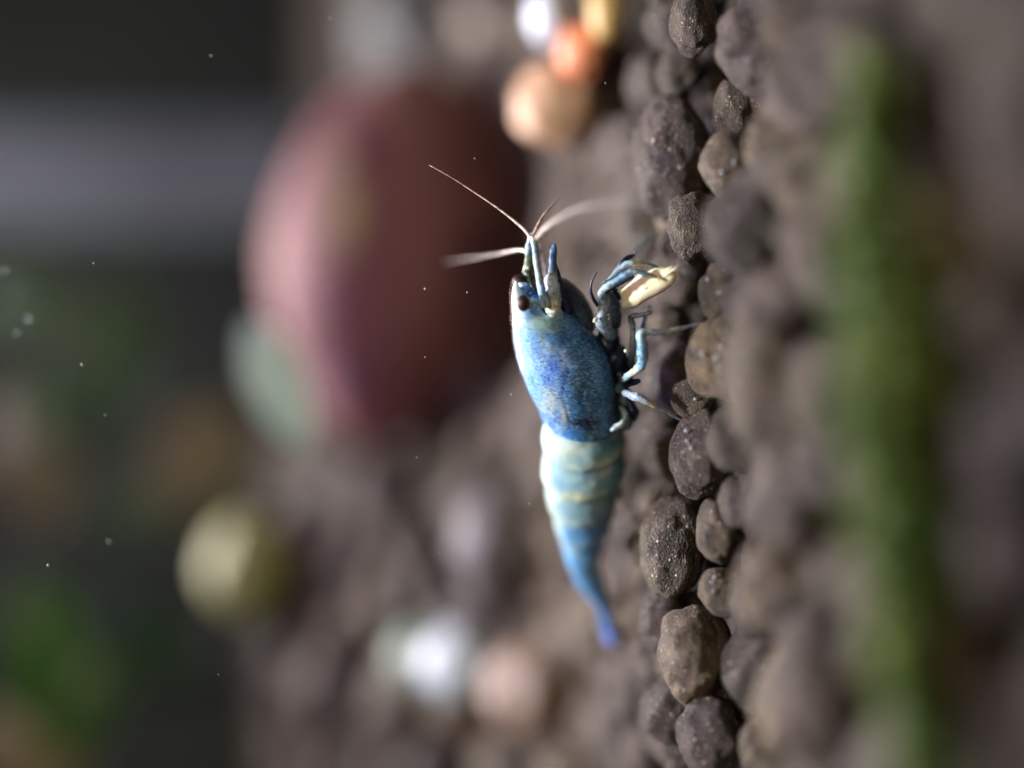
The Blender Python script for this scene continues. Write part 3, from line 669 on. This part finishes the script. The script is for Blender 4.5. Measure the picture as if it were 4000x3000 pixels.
v, f, c = merge([blob_at(*Z3(465, 1105), 79.2, 9, 13, .12, 2, .1, 1, cream, -30), blob_at(*Z4(740, 515), 79.6, 9, 8, .12, 2, .1, 1, cream)])
part('joint', v, f, M_limb, root, c)
# swimmerets and tail fan
for k, (x, y, d, L, r) in enumerate([(2402,1770,85.4,46,20),(2386,1880,86.2,44,18),(2366,1960,87.2,40,16),(2350,2030,88.0,36,14),(2326,2090,88.8,36,12)]):
    limb('swimmeret', [(x - 10, y, d, r), (x + L * .5, y + 22, d, r), (x + L * .72, y + 48, d, r * .8), (x + L * .62, y + 74, d, r * .3)], [teal, (*lin(70,120,140),1), (*lin(70,120,140),1), slate], sides=10)
fan_c = [(*lin(70,128,206),1), (*lin(92,140,226),1), (*lin(120,146,234),1), (*lin(140,150,225),.9)]
for k, (dx, dd, l) in enumerate([(-12, .0, 60), (0, -.5, 78), (12, -.2, 70), (4, .7, 66), (-4, .5, 74)]):
    limb('tail_blade', [(2376 + dx*.2, 2440, 93.3 + dd*.3, 13), (2384 + dx*.6, 2440 + l*.4, 93.8 + dd, 17), (2390 + dx, 2440 + l*.8, 94.2 + dd*1.6, 17), (2396 + dx*1.2, 2440 + l*1.12, 94.5 + dd*1.8, 5)], fan_c, sides=10, rough=.1)

# ------------------------------------------------------------------ the cream flake in its claws
out = [(775,690),(815,745),(850,820),(832,900),(868,942),(960,945),(1050,922),(1150,862),(1250,802),(1330,762),(1400,730),(1480,672),(1560,622),(1605,570),(1640,470),(1612,405),(1682,338),(1655,312),(1600,348),(1572,322),(1500,352),(1420,352),(1340,352),(1220,405),(1120,425),(1040,462),(930,552),(850,620)]
oo = np.array(out + [out[0]], float); oo = np.vstack([oo[i] * (1 - t) + oo[i+1] * t for i in range(len(out)) for t in np.arange(0, 1, .25)])
cx = np.array([1190., 660.]); K = 12; V, F, n = [], [], len(oo)
for sgn in (-1, 1):
    for k in range(K + 1):
        q = (k / K) ** 1.0; sc = 1 - q * .985
        for (x, y) in oo:
            X, Y = cx + (np.array([x, y]) - cx) * sc
            th = .10 + .42 * (1 - (1 - min(1, q * 1.15)) ** 2) ** .5
            px, py = Z3(X, Y)
            fold = .16 * math.exp(-((Y - 420 - (X - 1200) * .42) / 50) ** 2) * (X > 1150)
            ridg = .02 * math.sin((X * .5 + Y) * .03) + .05 * noise.noise(Vector((X * .006, Y * .012, sgn)))
            V.append(P(px, py, 79.35 - (X - 1190) * .0013 + (Y - 660) * .0006 + sgn * th + (.45 * fold - .4 * ridg * q) * (sgn < 0)))
for s_ in (0, 1):
    b0 = s_ * (K + 1) * n
    for k in range(K):
        for i in range(n):
            a, b_, c_, d_ = b0+k*n+i, b0+k*n+(i+1) % n, b0+(k+1)*n+(i+1) % n, b0+(k+1)*n+i
            F.append((a, b_, c_, d_) if s_ else (d_, c_, b_, a))
    F.append(tuple(b0 + K*n + i for i in range(n)))
for i in range(n): F.append((i, (i+1) % n, (K+1)*n + (i+1) % n, (K+1)*n + i))
V = np.array(V); base = V[V[:, 2].argmin()]
m_f, nt, b = mat_new('cream_flake'); tc = N(nt, 'ShaderNodeTexCoord'); mp2 = N(nt, 'ShaderNodeMapping'); mp2.inputs['Rotation'].default_value = (0, .6, 0); mp2.inputs['Scale'].default_value = (1, 1, .25)
nt.links.new(tc.outputs['Object'], mp2.inputs[0]); nn = noise_n(nt, mp2.outputs[0], 1400, 5, .6); 
nt.links.new(ramp(nt, nn, [(.3, (.74, .62, .38)), (.5, (.80, .73, .54)), (.7, (.84, .80, .68))]), b.inputs['Base Color']); b.inputs['Roughness'].default_value = .62; b.inputs['Specular IOR Level'].default_value = .3
b.inputs['Subsurface Weight'].default_value = .3; b.inputs['Subsurface Scale'].default_value = .0006; bump(nt, b, nn, .35, .00008)
o = obj('food_flake', mesh('food_flake', V - base, F), m_f, loc=base); tag(o, 'cream coloured food flake gripped in the claws of the shrimp', 'food flake')

# ------------------------------------------------------------------ specks drifting in the water
M_speck = plain('speck', (.45, .43, .40), .6, .3, nscale=9000); M_speck.node_tree.nodes['Principled BSDF'].inputs['Alpha'].default_value = .6
v, f = ico(2)
SPK = [(825,217,78,9),(365,1028,80,8),(188,2208,79,11),(853,2635,80,6),(410,1620,82,8),(320,1424,78.5,11),(1629,1787,79,7),(2066,1967,80,9),(1715,2160,80,6),(1296,2510,80,5),
       (2040,1063,79.5,6),(1660,1128,80,9),(1825,1142,80,7),(1965,440,82,6),(1854,619,81,6),(2365,325,80,6),(2557,60,81,8),(1660,1395,80,5),(1997,1540,80,9),(2030,2090,80,4),(425,2115,76,12),(1192,981,77,10),(1290,70,77,8)]
for px, py, d, r in SPK:
    w = v * (1 + .35 * rng.standard_normal((len(v), 1)).clip(-1, 1) * .6) * np.array([1.1, .8, .8]) * r * .5 * d / FPX
    c_ = P(px, py, d); o = obj('water_speck', mesh('water_speck', w, f), M_speck, loc=c_); tag(o, 'tiny pale speck drifting in the water', 'speck', 'specks drifting in the water')
for px, py, d, r in [(18,1060,74,14),(112,1246,74,15),(66,1300,74.5,10)]:
    w = v * r * .8 * d / FPX
    o = obj('air_bubble', mesh('air_bubble', w, f), bm_, loc=P(px, py, d)); tag(o, 'small round air bubble floating in front of the dark green plant', 'bubble', 'air bubbles in open water')
